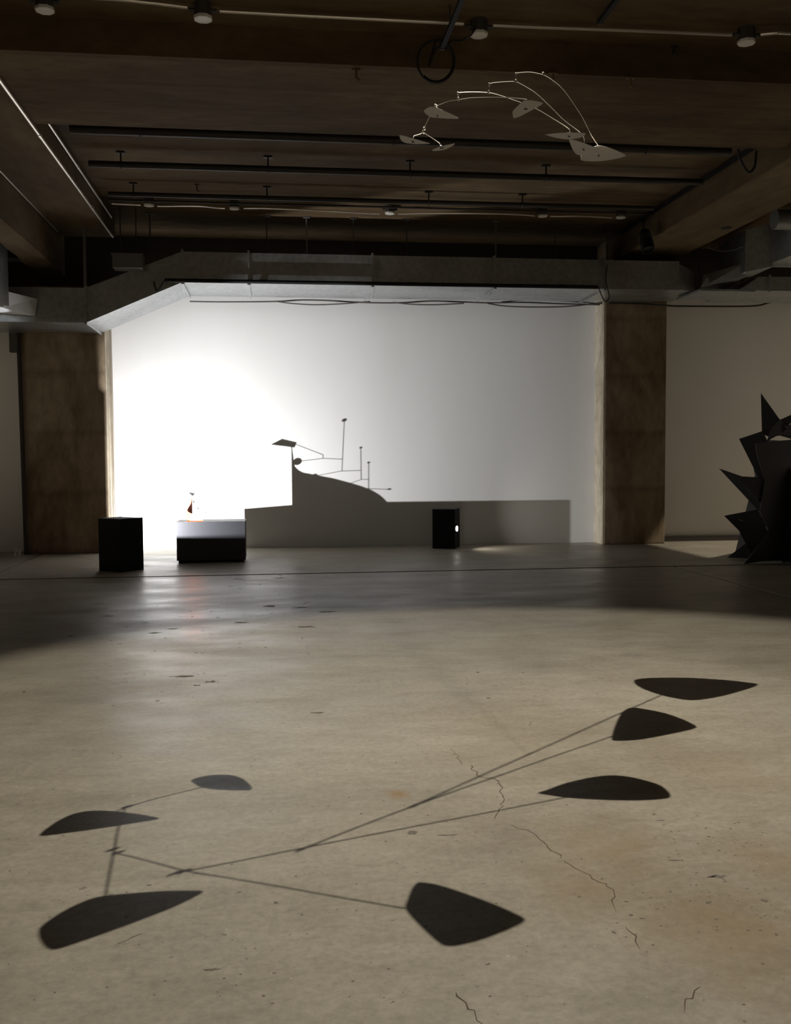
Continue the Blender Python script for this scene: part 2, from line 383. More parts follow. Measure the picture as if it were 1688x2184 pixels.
# ------------------------------------------------------------------ hanging mobile (positions in room metres)
ARMS = [
 [(1.208, 4.844, 3.371), (1.23, 4.865, 3.384), (1.299, 4.932, 3.415), (1.355, 4.986, 3.431), (1.398, 5.027, 3.44), (1.466, 5.092, 3.439), (1.553, 5.175, 3.418), (1.681, 5.294, 3.339), (1.764, 5.371, 3.262), (1.823, 5.426, 3.222)],
 [(1.044, 4.701, 3.263), (1.073, 4.727, 3.279), (1.145, 4.789, 3.309), (1.206, 4.839, 3.329), (1.263, 4.883, 3.326), (1.337, 4.937, 3.312), (1.428, 5.003, 3.274), (1.523, 5.07, 3.23), (1.637, 5.154, 3.198), (1.66, 5.168, 3.165)],
 [(0.879, 4.631, 3.19), (0.897, 4.639, 3.195), (0.958, 4.663, 3.208), (1.039, 4.695, 3.219), (1.093, 4.714, 3.217), (1.168, 4.738, 3.206), (1.281, 4.773, 3.185), (1.383, 4.802, 3.147), (1.468, 4.824, 3.11), (1.472, 4.821, 3.087)],
 [(0.788, 4.687, 3.146), (0.815, 4.674, 3.155), (0.845, 4.655, 3.16), (0.88, 4.627, 3.157), (0.924, 4.605, 3.159), (0.983, 4.57, 3.152), (1.04, 4.532, 3.141), (1.106, 4.488, 3.125), (1.16, 4.45, 3.108)],
 [(0.762, 4.521, 3.061), (0.767, 4.554, 3.085), (0.784, 4.701, 3.147), (0.77, 4.769, 3.129), (0.752, 4.841, 3.094)],
 [(0.69, 4.782, 3.026), (0.694, 4.789, 3.037), (0.722, 4.815, 3.053), (0.746, 4.837, 3.068), (0.773, 4.861, 3.064), (0.808, 4.886, 3.054), (0.837, 4.906, 3.044), (0.841, 4.91, 3.034)]]
LEAVES = [
 [(1.737, 5.476, 3.161), (1.75, 5.492, 3.159), (1.789, 5.5, 3.158), (1.863, 5.489, 3.158), (1.927, 5.458, 3.162), (1.963, 5.428, 3.165), (1.975, 5.406, 3.168), (1.932, 5.37, 3.172), (1.859, 5.324, 3.178), (1.81, 5.303, 3.181), (1.781, 5.299, 3.182), (1.76, 5.316, 3.18), (1.741, 5.35, 3.176), (1.728, 5.401, 3.17), (1.728, 5.444, 3.165)],
 [(1.546, 5.066, 3.133), (1.559, 5.1, 3.132), (1.589, 5.165, 3.129), (1.621, 5.227, 3.125), (1.641, 5.256, 3.123), (1.66, 5.27, 3.12), (1.679, 5.256, 3.117), (1.708, 5.221, 3.111), (1.724, 5.171, 3.106), (1.729, 5.135, 3.104), (1.727, 5.121, 3.104), (1.715, 5.109, 3.106), (1.664, 5.085, 3.114), (1.602, 5.061, 3.123), (1.567, 5.056, 3.129), (1.549, 5.059, 3.132)],
 [(1.346, 4.811, 3.071), (1.362, 4.822, 3.072), (1.398, 4.848, 3.073), (1.438, 4.867, 3.074), (1.467, 4.875, 3.074), (1.49, 4.875, 3.074), (1.512, 4.862, 3.074), (1.53, 4.84, 3.072), (1.541, 4.819, 3.071), (1.542, 4.795, 3.071), (1.539, 4.776, 3.07), (1.533, 4.765, 3.069), (1.521, 4.76, 3.069), (1.488, 4.759, 3.069), (1.454, 4.764, 3.069), (1.422, 4.772, 3.07), (1.387, 4.784, 3.07), (1.362, 4.799, 3.071)],
 [(1.097, 4.463, 3.052), (1.101, 4.477, 3.05), (1.109, 4.503, 3.046), (1.117, 4.517, 3.045), (1.123, 4.518, 3.046), (1.142, 4.511, 3.051), (1.172, 4.487, 3.061), (1.2, 4.46, 3.071), (1.219, 4.438, 3.078), (1.227, 4.425, 3.082), (1.219, 4.415, 3.083), (1.192, 4.397, 3.081), (1.163, 4.382, 3.079), (1.142, 4.375, 3.076), (1.133, 4.375, 3.075), (1.126, 4.379, 3.073), (1.115, 4.401, 3.067), (1.103, 4.431, 3.059), (1.097, 4.45, 3.054)],
 [(0.692, 4.452, 3.042), (0.692, 4.462, 3.042), (0.7, 4.483, 3.041), (0.715, 4.507, 3.04), (0.732, 4.524, 3.039), (0.747, 4.53, 3.038), (0.776, 4.532, 3.038), (0.814, 4.533, 3.037), (0.849, 4.529, 3.036), (0.86, 4.525, 3.036), (0.854, 4.514, 3.037), (0.83, 4.488, 3.038), (0.797, 4.461, 3.04), (0.764, 4.436, 3.041), (0.736, 4.417, 3.043), (0.721, 4.408, 3.043), (0.713, 4.409, 3.043), (0.705, 4.419, 3.043), (0.697, 4.435, 3.043)],
 [(0.616, 4.732, 3.018), (0.62, 4.753, 3.017), (0.629, 4.783, 3.015), (0.643, 4.807, 3.013), (0.66, 4.816, 3.01), (0.679, 4.815, 3.008), (0.702, 4.807, 3.004), (0.73, 4.793, 3.001), (0.75, 4.78, 2.998), (0.765, 4.768, 2.996), (0.755, 4.761, 2.997), (0.729, 4.753, 3.001), (0.696, 4.743, 3.006), (0.665, 4.735, 3.011), (0.639, 4.729, 3.015), (0.621, 4.726, 3.017)],
 [(0.805, 4.936, 3.016), (0.818, 4.952, 3.019), (0.837, 4.961, 3.023), (0.858, 4.961, 3.026), (0.878, 4.954, 3.03), (0.895, 4.932, 3.033), (0.905, 4.907, 3.034), (0.909, 4.89, 3.034), (0.907, 4.879, 3.034), (0.896, 4.879, 3.032), (0.865, 4.884, 3.026), (0.841, 4.891, 3.022), (0.821, 4.907, 3.019)]]
HANG = (1.443, 5.248)
mob = empty('hanging_mobile', (HANG[0], HANG[1], 4.88), 'wire mobile with seven pale metal leaves hanging under the lighting track', 'mobile')
MB().tube([(HANG[0], HANG[1], 4.865), (1.398, 5.026, 3.452)], 0.00022, 5).build('hanging_wire', mat('thread_black', (0.01, 0.01, 0.01), 0.9, spec=0.0), mob)
MB().tube([(HANG[0], HANG[1], 4.8795), (HANG[0], HANG[1], 4.862)], 0.005, 8).build('track_hook', m_boxdark, mob)
for a in ARMS:
    MB().tube(smooth_path(a, 5), 0.0017, 6).build('arm', m_wire, mob, smooth=True)
def ringpts(c, r, ax, n=12):
    c = Vector(c); ax = Vector(ax).normalized(); u = ax.orthogonal().normalized(); v = ax.cross(u)
    return [c + (u * math.cos(2 * math.pi * i / n) + v * math.sin(2 * math.pi * i / n)) * r for i in range(n)]
for (a, b) in ((ARMS[0][0], ARMS[1][3]), (ARMS[1][0], ARMS[2][3]), (ARMS[2][0], ARMS[3][3]), (ARMS[3][0], ARMS[4][2]), (ARMS[4][4], ARMS[5][3])):
    a, b = Vector(a), Vector(b); l = a.lerp(b, .5)
    lk = MB().tube([a, l, b], 0.0011, 5)
    lk.tube(ringpts(a + Vector((0, 0, -.004)), .0075, (1, -1, 0)), .0022, 6, True)
    lk.tube(ringpts(b + Vector((0, 0, .004)), .0075, (1, -1, 0)), .0022, 6, True)
    lk.build('link', m_wire, mob)
MB().tube(ringpts((1.396, 5.026, 3.446), .008, (1, -1, 0)), .0022, 5, True).build('link', m_wire, mob)
ends = [ARMS[0][-1], ARMS[1][-1], ARMS[2][-1], ARMS[3][-1], ARMS[4][0], ARMS[5][0], ARMS[5][-1]]
for pts, e in zip(LEAVES, ends):
    P = [Vector(p) for p in pts]; n = len(P); sm = []
    for i in range(n):                              # rounded outline
        sm += [P[i], 0.5 * (P[i] + P[(i + 1) % n]) * 1.125 - 0.0625 * (P[i - 1] + P[(i + 2) % n])]
    lf = MB().prism(sm, (0, 0, 0.0022)).build('leaf', m_leaf, mob)
    cen = sum(P, Vector()) / n
    e = Vector(e); nrm = (P[n // 3] - P[0]).cross(P[2 * n // 3] - P[0]).normalized()
    if nrm.z < 0: nrm = -nrm
    at_ = e - Vector((0, 0, 1)) * ((e - P[0]).dot(nrm) / nrm.z)
    inside = at_.lerp(cen, 0.35); inside = inside - Vector((0, 0, 1)) * ((inside - P[0]).dot(nrm) / nrm.z)
    MB().tube([e, inside + Vector((0, 0, .012)), inside], 0.0013, 5).build('hook', m_wire, lf)
    d = (cen - inside); d = d.normalized() if d.length > 1e-4 else Vector((1, 0, 0))
    s_ = Vector((-d.y, d.x, 0))
    o_ = inside - Vector((0, 0, .0045)) - d * .008 - s_ * .003
    MB().obox(o_, d * .018, s_ * .005, Vector((0, 0, .004))).build('clip', m_clip, lf)

# ------------------------------------------------------------------ ceiling track and the spotlight that throws the mobile's shadow
def track(x, y0, y1, z, label, cat='track'):
    t_ = empty('light_track', (x, 0.5 * (y0 + y1), ZC), label, cat)
    MB().box((x - .019, y0, z), (x + .019, y1, z + .036)).build('rail', m_black, t_)
    MB().box((x - .022, y1, z - .004), (x + .022, y1 + .03, z + .04)).build('end_cap', m_boxdark, t_)
    y = y1 - 0.35
    while y > y0:
        MB().tube([(x, y, z + .036), (x, y, ZC)], .006, 6).build('suspension_rod', m_boxdark, t_)
        y -= 1.8
    return t_
pt = aZ(944, 104, 4.88)
track(pt.x, 0.5, pt.y, 4.88, 'black lighting track whose end carries the looped cable')
pt2 = aZ(1281, 50, 4.98)
track(pt2.x, 0.5, pt2.y, 4.98, 'short black lighting track beside the conduit, without a cable loop')
def spot_head(name, base, head, aim, r, ln, label, group=None):
    base, head, aim = Vector(base), Vector(head), Vector(aim)
    d = (aim - head).normalized()
    o = empty(name, base, label, 'spotlight', group)
    MB().box(base + Vector((-.02, -.05, -.03)), base + Vector((.02, .05, 0))).build('track_adapter', m_black, o)
    back = head - d * ln
    MB().tube([base + Vector((0, 0, -.03)), base.lerp(back, .6) + Vector((0, 0, -.02)), back], .009, 8).build('stem', m_black, o)
    mb = MB(); n = 20                               # open cylinder: outer and inner shell
    a = d.orthogonal().normalized(); b = d.cross(a)
    prof_ = [(-ln - .03, .0), (-ln - .03, r * .55), (-ln, r * .85), (-ln * .5, r), (0, r), (0, r * .88), (-.03, r * .85), (-.03, 0)]
    for (h, q) in prof_:
        for j in range(n):
            an = 2 * math.pi * j / n; mb.v.append(tuple(head + d * h + (a * math.cos(an) + b * math.sin(an)) * max(q, .001)))
    for i in range(len(prof_) - 1):
        for j in range(n): mb.f.append((i * n + j, i * n + (j + 1) % n, (i + 1) * n + (j + 1) % n, (i + 1) * n + j))
    mb.build('housing', m_black, o, smooth=True)
    mb = MB()
    for k in range(4): mb.tube(ringpts(head - d * (ln * .5 + .02 + .02 * k), r * 1.04, d, 18), .004, 5, True)
    mb.build('cooling_ribs', m_boxdark, o)
    return o
S = SPOT_CEIL; L1 = Vector(S['pos'])
sp = spot_head('track_spotlight', (L1.x - .02, L1.y + .02, 4.88), L1 + Vector((0, 0, .004)), L1 + Vector((0, 0, -3)), .055, .15, 'black cylindrical spotlight aimed straight down at the mobile')
light('spot_beam', 'SPOT', L1, S['energy'], S['color'], sp, aim=L1 + Vector((0.05, 0.0, -3)), spot_size=R(S['size']), spot_blend=S['blend'], shadow_soft_size=S['radius'])

# coiled cable below the end of the track
cpts = []
for i in range(46):
    a = -0.5 * math.pi + 2 * math.pi * 1.62 * i / 45
    rr = 1.0 - 0.10 * (i / 45)
    cpts.append(aY(930 + 41 * rr * math.cos(a), 131 + 47 * rr * math.sin(a), pt.y + 0.03 + 0.0006 * i))
start = [Vector((pt.x, pt.y + .02, 4.90)), aY(930, 105, pt.y + .04), aY(912, 150, pt.y + .04)]
tag(MB().tube(smooth_path(start, 4)[:-1] + smooth_path(cpts, 2), .0095, 7).build('cable', m_rubber, smooth=True), 'black cable hanging in a loop from the end of the ceiling track', 'cable')
jb = aZ(1022, 58, 4.96)
tag(MB().tube(smooth_path([Vector((pt.x + .035, pt.y + .085, 4.90)), aY(962, 88, pt.y + .10), aY(985, 86, pt.y + .06), aY(1004, 76, jb.y), jb + Vector((-.03, 0, 0))], 6), .008, 6).build('cable', m_rubber, smooth=True), 'black cable running from the track end to a junction box', 'cable')

# ------------------------------------------------------------------ conduits with junction boxes
def junction(p, label, zt, s=1.0):
    o = empty('junction_box', (p.x, p.y, zt), label, 'junction box', 'junction boxes on the ceiling conduits')
    n = 8; mb = MB()
    ring = lambda r, z: [(p.x + r * math.cos(2 * math.pi * (i + .5) / n), p.y + r * math.sin(2 * math.pi * (i + .5) / n), z) for i in range(n)]
    mb.prism(ring(.062 * s, zt - .085 * s), (0, 0, .085 * s)).build('box_body', m_boxdark, o, bevel=.003)
    MB().prism(ring(.066 * s, zt - .112 * s), (0, 0, .025 * s)).build('cover', m_white, o, bevel=.006)
    for sx in (-1, 1):
        MB().tube([(p.x + sx * .055 * s, p.y, zt - .05 * s), (p.x + sx * .095 * s, p.y, zt - .05 * s)], .018 * s, 8).build('connector', m_boxdark, o)
    return o
zc1 = 5.03
c1 = [aZ(x, y, zc1) for x, y in ((205, -4), (320, 6), (410, 17), (460, 23), (640, 33), (844, 43), (1000, 51), (1150, 58), (1350, 65), (1540, 73), (1600, 75), (1660, 70), (1688, 71))]
yl = sum(p.y for p in c1) / len(c1)
c1 = [Vector((XS + .01, c1[0].y, zc1))] + [p for p in c1 if p.x > XS + .05] + [Vector((5.55, c1[-1].y, zc1))]
def conduit(path, r, boxes, half, label):
    o = empty('conduit', path[0], label, 'conduit'); seg = []
    for q in smooth_path(path, 14):
        if any(abs(q.x - b.x) < half for b in boxes):
            if len(seg) > 1: MB().tube(seg, r, 8).build('conduit_length', m_emt, o, smooth=True)
            seg = []
        else: seg.append(q)
    if len(seg) > 1: MB().tube(seg, r, 8).build('conduit_length', m_emt, o, smooth=True)
B1 = [aZ(x, y, zc1) for x, y in ((95, 2), (433, 21), (1022, 56), (1593, 73))]
conduit(c1, .0155, B1, .105, 'pale steel conduit crossing the ceiling near the light tracks')
for x, y, lb in ((95, 2, 'junction box with white cover beside the left ceiling strip'), (433, 21, 'bright white covered junction box between left strip and track'), (1022, 56, 'junction box joined to the looped track cable'), (1593, 73, 'junction box near the right beam on the near conduit')):
    p = aZ(x, y, zc1); junction(p, lb, ZC, 1.15)
zc2 = 4.98
c2 = [aZ(x, y, zc2) for x, y in ((238, 434), (300, 437), (340, 439), (420, 439), (480, 444), (560, 444), (700, 450), (810, 456), (900, 455), (1000, 455), (1100, 457), (1158, 461), (1240, 461), (1325, 465))]
B2 = [aZ(x, y, zc2) for x, y in ((318, 436), (500, 443), (832, 453), (1158, 459), (1325, 462))]
conduit(c2, .013, B2, .10, 'thin pale conduit crossing the ceiling in front of the duct')
for i, (x, y) in enumerate(((318, 436), (500, 443), (832, 453), (1158, 459), (1325, 462))):
    p = aZ(x, y, zc2)
    junction(p, ['white covered junction box nearest the left strip on far conduit', 'white covered junction box second from left strip on far conduit', 'white covered junction box midway along far conduit', 'dim covered junction box on far conduit before its last box', 'covered junction box at the end of far conduit near spotlight'][i], ZC, 1.1)
# two steel pipes along the strip's edge, one along the left beam
def run(name, pts, r, m, label, cat='pipe', n=8, couplings=()):
    o = empty(name, pts[0], label, cat)
    pr = MB().tube(pts, r, n).build('pipe_run', m, o, smooth=True)
    for t_ in couplings:
        a, b = Vector(pts[0]), Vector(pts[-1]); d = (b - a).normalized(); q = a.lerp(b, t_)
        MB().tube([q - d * .04, q + d * .04], r * 1.28, n).build('coupling', m, pr, smooth=True)
    return o
run('steel_conduit', [(-2.305, 3.0, ZS - .022), (-2.305, 15.25, ZS - .022)], .019, m_emt, 'steel conduit along the lower edge of the flat ceiling strip', couplings=(.2, .62, .86))
run('steel_conduit', [(-2.265, D1 + .05, ZC - .10), (-2.265, 14.9, ZC - .10)], .016, m_emt, 'steel conduit tucked into the corner above the flat ceiling strip', couplings=(.45, .8))
run('steel_conduit', [(-3.045, 3.0, ZS - .016), (-3.045, 15.0, ZS - .016)], .011, m_emt, 'thin steel conduit along the top of the left beam', couplings=(.3, .7))
# black iron pipes with hangers
def iron(px0, px1, z, r, label, hangers, dark=m_black_pipe):
    a, b = aZ(*px0, z), aZ(*px1, z); y = .5 * (a.y + b.y)
    x0, x1 = max(a.x, XS + .03), min(b.x, 5.54)
    o = empty('iron_pipe', (x0, y, z), label, 'pipe')
    MB().tube([(x0, y, z), (x1, y, z)], r, 12).build('pipe_run', dark, o, smooth=True)
    for hx in hangers:
        p = on_plane(hx, px0[1] + (px1[1] - px0[1]) * (hx - px0[0]) / (px1[0] - px0[0]), (0, y, 0), (0, 1, 0))
        h = MB().tube([(p.x, y, z + r), (p.x, y, ZC)], .011, 6)
        h.tube(ringpts((p.x, y, z), r + .008, (1, 0, 0), 14), .008, 5, True)
        h.box((p.x - .05, y - .03, ZC - .02), (p.x + .05, y + .03, ZC))
        h.build('hanger', dark, o)
iron((150, 276), (1560, 322), 4.93, .05, 'thick black pipe close behind the shallow ceiling drop', (300, 840, 1380))
iron((190, 350), (1500, 388), 4.93, .040, 'black pipe with hangers second behind the ceiling drop', (258, 572, 875, 1165))
iron((232, 414), (1395, 444), 4.93, .032, 'black pipe with hangers beside the far conduit', (285, 570, 915, 1115))
iron((232, 428), (1395, 455), 4.99, .014, 'thin black pipe just above the far conduit', ())
# rods and hooks above the duct
DY0, DY1 = 14.85, 16.10
zt_, zb_ = 4.50, 4.06
rods = []
for i, (x, y0, y1, th) in enumerate(((320, 455, 500, .012), (570, 478, 549, .010), (655, 508, 550, .014), (868, 492, 553, .008), (755, 490, 552, .008), (1058, 515, 556, .014), (1185, 512, 557, .007), (1297, 490, 556, .010))):
    p = aY(x, y1, 15.0)
    o = MB().tube([(p.x, 15.0, zt_ + .002), (p.x, 15.0, ZC)], th, 6)
    o.box((p.x - .05, 14.96, ZC - .02), (p.x + .05, 15.04, ZC))
    tag(o.build('hanger_rod', m_unit if x in (655, 1058) else m_boxdark), ['rod hanging the sloping duct piece right of the cabinet box', 'dark duct rod nearest the bend of the main duct', 'thick pale grey duct rod nearest the duct bend', 'thin dark duct rod right of the duct middle seam', 'thin dark duct rod just left of the duct middle seam', 'thick pale grey duct rod near the right end of the duct', 'thinnest duct rod between pale rod and right pillar', 'dark duct rod at the right pillar'][i], 'hanger', 'rods hanging the main duct')
for i, (x, y, z) in enumerate(((548, 62, ZC), (1437, 98, ZC), (760, 148, ZS), (1180, 155, ZS), (1345, 165, ZS), (420, 394, ZC))):
    p = aZ(x, y, z); o = MB()
    o.tube([(p.x, p.y, z), (p.x, p.y, z - .07), (p.x + .03, p.y, z - .09)], .012, 6); o.box((p.x - .035, p.y - .02, z - .012), (p.x + .035, p.y + .02, z))
    tag(o.build('ceiling_bracket', m_black_pipe if i in (0, 1) else m_beam), ['black ceiling bracket beside the conduit, left of the cable loop', 'black ceiling bracket beside the conduit near the right beam', 'small bracket under the ceiling drop left of the cable loop', 'small bracket under the ceiling drop right above the mobile', 'small bracket under the ceiling drop towards the right beam', 'small bracket between the two hangered black pipes'][i], 'bracket', 'leftover ceiling brackets')

# ------------------------------------------------------------------ main air duct along the back wall
xb = aY(390, 613, DY0).x                           # bend
xl = aY(184, 688, DY0).x
zl_t, zl_b = aY(184, 614, DY0).z, aY(184, 688, DY0).z
xend = aY(1450, 600, DY0).x
duct = empty('air_duct', (1.5, 15.5, zb_), 'long galvanised air duct crossing above the bright white wall', 'duct')
seams = [xb, aY(531, 600, DY0).x, aY(795, 600, DY0).x, aY(1055, 600, DY0).x, aY(1290, 600, DY0).x, xend]
for a, b in zip(seams, seams[1:]):
    MB().box((a + .004, DY0, zb_), (b - .004, DY1, zt_)).build('duct_section', m_galv, duct)
def slant(a, b, za0, za1, zb0, zb1):
    return MB().hexa([(a, DY0, za0), (b, DY0, zb0), (b, DY1, zb0), (a, DY1, za0), (a, DY0, za1), (b, DY0, zb1), (b, DY1, zb1), (a, DY1, za1)])
slant(xl, xb - .004, zl_b, zl_t, zb_, zt_).build('duct_section', m_galv, duct)
MB().box((-6.2, DY0, zl_b), (xl - .004, DY1, zl_t)).build('duct_section', m_galv, duct)
def flange(x, z0, z1, tilt=0.0):
    f = MB()
    for (a, b, c_, d) in ((DY0 - .03, DY0, z0 - .03, z1 + .03), (DY0, DY1, z0 - .03, z0), (DY0, DY1, z1, z1 + .03)):
        f.box((x - .014, a, c_), (x + .014, b, d))
    return f.build('flange', m_galv, duct)
for s_ in seams[:-1]: flange(s_, zb_, zt_)
flange(xl, zl_b, zl_t)
for x in (415, 560, 880, 1200):                     # small clips at the bottom front edge
    p = aY(x, 608, DY0); MB().box((p.x - .05, DY0 - .03, zb_ + .02), (p.x + .05, DY0, zb_ + .05)).build('clip', m_boxdark, duct)
for (xa, xb2, lt) in ((788, 795, 0), (1038, 1057, 0), (533, 531, 0), (398, 390, 0)):
    p, q = aZ(xa, 642, zb_ - .012), aY(xb2, 615, DY0)
    MB().obox((q.x - .02, DY0 + .01, zb_ - .022), (.045, 0, 0), (p.x - q.x, DY1 - DY0 - .1, 0), (0, 0, .02)).build('stiffener', m_galv, duct)
# black cable rail on the duct's front edge
r0, r1 = aY(352, 610, DY0 - .05), aY(1275, 627, DY0 - .05)
rail = empty('black_rail', (r0.x, r0.y, zb_), 'long black rail along the lower front edge of the duct', 'rail')
MB().tube([(r0.x, DY0 - .064, zb_ + .012), (r1.x, DY0 - .064, zb_ + .012)], .028, 10).build('rail_tube', m_black, rail, smooth=True)
tl = [Vector((r1.x + .01, DY0 - .064, zb_ + .012)), aY(1290, 642, DY0 - .06), aY(1300, 632, DY0 - .06), aY(1293, 600, DY0 - .06), aY(1296, 565, DY0 - .06)]
tag(MB().tube(smooth_path(tl, 6), .008, 6).build('cable', m_rubber, smooth=True), 'black cable looping up from rail end at right pillar', 'cable')
tl = [Vector((r0.x - .01, DY0 - .064, zb_ + .012)), aY(342, 612, DY0 - .05), aY(334, 620, DY0 - .05), aY(328, 600, DY0 - .05)]
tag(MB().tube(smooth_path(tl, 6), .010, 6).build('cable', m_rubber, smooth=True), 'short black cable hooking up from rail end at duct bend', 'cable')
# loose cables sagging along the back of the duct
def wallcable(pix, r, label, Y=16.28, m=m_cable_grey):
    pts = [aY(x, y, Y) for x, y in pix]
    return tag(MB().tube(smooth_path(pts, 5), r, 6).build('cable', m, smooth=True), label, 'cable')
wallcable([(405, 643), (480, 644), (590, 643), (640, 640), (700, 641), (770, 645), (850, 646), (920, 642), (985, 644), (1045, 646), (1120, 645), (1200, 648), (1280, 650)], .013, 'dark cable lying along the top of the white wall')
wallcable([(590, 643), (620, 647), (670, 650), (730, 648), (790, 643)], .011, 'cable bight sagging above the white wall nearest the duct bend', 16.24)
wallcable([(840, 645), (880, 649), (930, 650), (990, 647)], .011, 'cable bight sagging above the middle of the white wall', 16.24)
wallcable([(1040, 647), (1080, 653), (1150, 655), (1220, 653), (1285, 645)], .012, 'cable bight sagging above the white wall beside right pillar', 16.20)
wallcable([(1070, 644), (1130, 640), (1200, 642), (1290, 648)], .010, 'upper cable bight above the white wall beside right pillar', 16.26)
tag(MB().tube(smooth_path([aY(1300, 646, 16.05), aY(1370, 648, 16.05), aY(1428, 652, 16.05), aY(1450, 653, 16.35), aY(1600, 653, 16.4), aY(1640, 646, 16.4), aY(1688, 638, 16.4), aY(1760, 630, 16.4)], 5), .016, 6).build('cable', m_rubber, smooth=True), 'black cable running from the right pillar into the right bay', 'cable')

# ------------------------------------------------------------------ right bay duct work
rd = empty('branch_duct', (7.0, 15.0, 4.1), 'stepped galvanised duct leaving the main duct right of pillar', 'duct')
xe = xend + .01
x2 = aY(1500, 600, DY0).x; x3 = aY(1592, 560, 14.2).x
MB().hexa([(xe, DY0 + .05, zb_ + .02), (x2, DY0 + .25, zb_ + .02), (x2, DY1, zb_ + .02), (xe, DY1, zb_ + .02), (xe, DY0 + .05, zt_ - .03), (x2, DY0 + .25, zt_ - .12), (x2, DY1, zt_ - .12), (xe, DY1, zt_ - .03)]).build('duct_section', m_galv, rd)
A_ = [aY(1496, 614, 15.0), aY(1592, 588, 14.3)]
MB().hexa([A_[0], A_[1], A_[1] + Vector((.25, 1.1, 0)), A_[0] + Vector((.25, .9, 0)), A_[0] + Vector((.04, 0, .20)), A_[1] + Vector((0, 0, .20)), A_[1] + Vector((.25, 1.1, .2)), A_[0] + Vector((.25, .9, .2))]).build('duct_section', m_galv, rd)
b0, b1 = aY(1590, 580, 14.2), aY(1640, 560, 14.2)
MB().hexa([b0, (b1.x, 14.0, b0.z + .06), (b1.x + .1, 15.2, b0.z + .06), (b0.x + .1, 15.3, b0.z), (b0.x, 14.2, b0.z + .62), (b1.x, 14.0, b0.z + .70), (b1.x + .1, 15.2, b0.z + .7), (b0.x + .1, 15.3, b0.z + .62)]).build('duct_section', m_galv, rd)
b2 = aY(1655, 558, 13.6)
MB().box((b2.x, 12.2, b2.z), (b2.x + 1.4, 13.7, b2.z + .55)).build('duct_section', m_galv, rd)
f0 = aY(1645, 564, 13.75)
MB().box((f0.x, 13.70, b2.z - .05), (f0.x + 1.5, 13.74, b2.z + .60)).build('flange', m_galv, rd)
p = aY(1494, 616, 14.7); q = aY(1612, 616, 14.7)
MB().box((p.x, 14.7, p.z - .03), (q.x, 15.6, p.z)).build('flange', m_galv, rd)
pp = [aY(1510, 590, 14.6), aY(1494, 614, 14.6), aY(1515, 606, 14.6)]
MB().prism(pp, (0, .02, 0)).build('bent_tab', m_galv, rd)
low = empty('low_duct', (8.5, 15.5, 3.8), 'wide flat duct hanging low in the right bay near the wall', 'duct')
l0, l1 = aY(1575, 619, 14.9), aY(1620, 590, 14.9)
MB().prism([(l0.x, 14.9, l0.z), (10.5, 14.9, l0.z), (10.5, 14.9, l1.z + .02), (l1.x, 14.9, l1.z)], (0, 1.2, 0)).build('duct_section', m_galv, low)
MB().box((l0.x + .5, 14.87, l0.z - .02), (l0.x + .53, 14.9, l1.z + .03)).build('flange', m_galv, low)
for xx in (7.6, 9.4): MB().tube([(xx, 15.4, l1.z), (xx, 15.4, ZC)], .008, 6).build('hanger', m_boxdark, low)
for xx in (6.95, ): MB().tube([(xx, 15.6, zb_ + .3), (xx, 15.6, ZC)], .008, 6).build('hanger', m_boxdark, rd)
bulkhead = aY(1675, 460, 12.6)
un = empty('ceiling_unit', (bulkhead.x, 12.6, ZC), 'rounded grey metal unit hung under the ceiling right of beam', 'unit')
MB().tube([(aY(1652, 468, 12.6).x, 12.6, 4.62), (aY(1688, 468, 12.6).x + .5, 12.6, 4.62)], .13, 18).build('casing', m_unit, un, smooth=True)
for dx in (.1, .5): MB().tube([(bulkhead.x + dx, 12.6, 4.7), (bulkhead.x + dx, 12.6, ZC)], .008, 6).build('hanger', m_boxdark, un)
tag(MB().tube(smooth_path([aY(1510, 528, 14.6), aY(1535, 535, 14.6), aY(1560, 534, 14.4), aY(1588, 525, 14.15)], 6), .008, 6).build('cable', m_cable_grey, smooth=True), 'thin pale cable sagging between right beam and branch duct', 'cable')
tag(MB().tube(smooth_path([aY(1574, 318, 10.3), aY(1582, 345, 10.3), aY(1597, 367, 10.3), aY(1610, 356, 10.3), aY(1614, 322, 10.3)], 7), .014, 7).build('cable', m_rubber, smooth=True), 'black cable loop hanging at the right end of black pipe', 'cable')
hole = aZ(1550, 486, 4.68)
struct(MB().prism([(hole.x + .07 * math.cos(i * .63), hole.y + .09 * math.sin(i * .63), 4.672) for i in range(10)], (0, 0, .008)).build('trim_7', m_black), 'dark hole in the underside of the right beam')

# spotlight hanging on the inner face of the right beam
tb = empty('light_track', (5.5, 13.5, ZC), 'black lighting track along the inner face of the right beam', 'track')
MB().box((5.50, 10.6, 5.0), (5.535, 15.3, 5.04)).build('rail', m_black, tb)
for yy in (11, 13, 15): MB().tube([(5.517, yy, 5.04), (5.517, yy, ZC)], .006, 6).build('suspension_rod', m_boxdark, tb)
hx = aY(1381, 520, 13.9)
spot_head('track_spotlight', (5.517, 14.35, 5.0), (hx.x, 13.85, hx.z - .10), (hx.x + .1, 13.2, hx.z - 1.6), .095, .30, 'unlit black spotlight hanging beside the right beam')

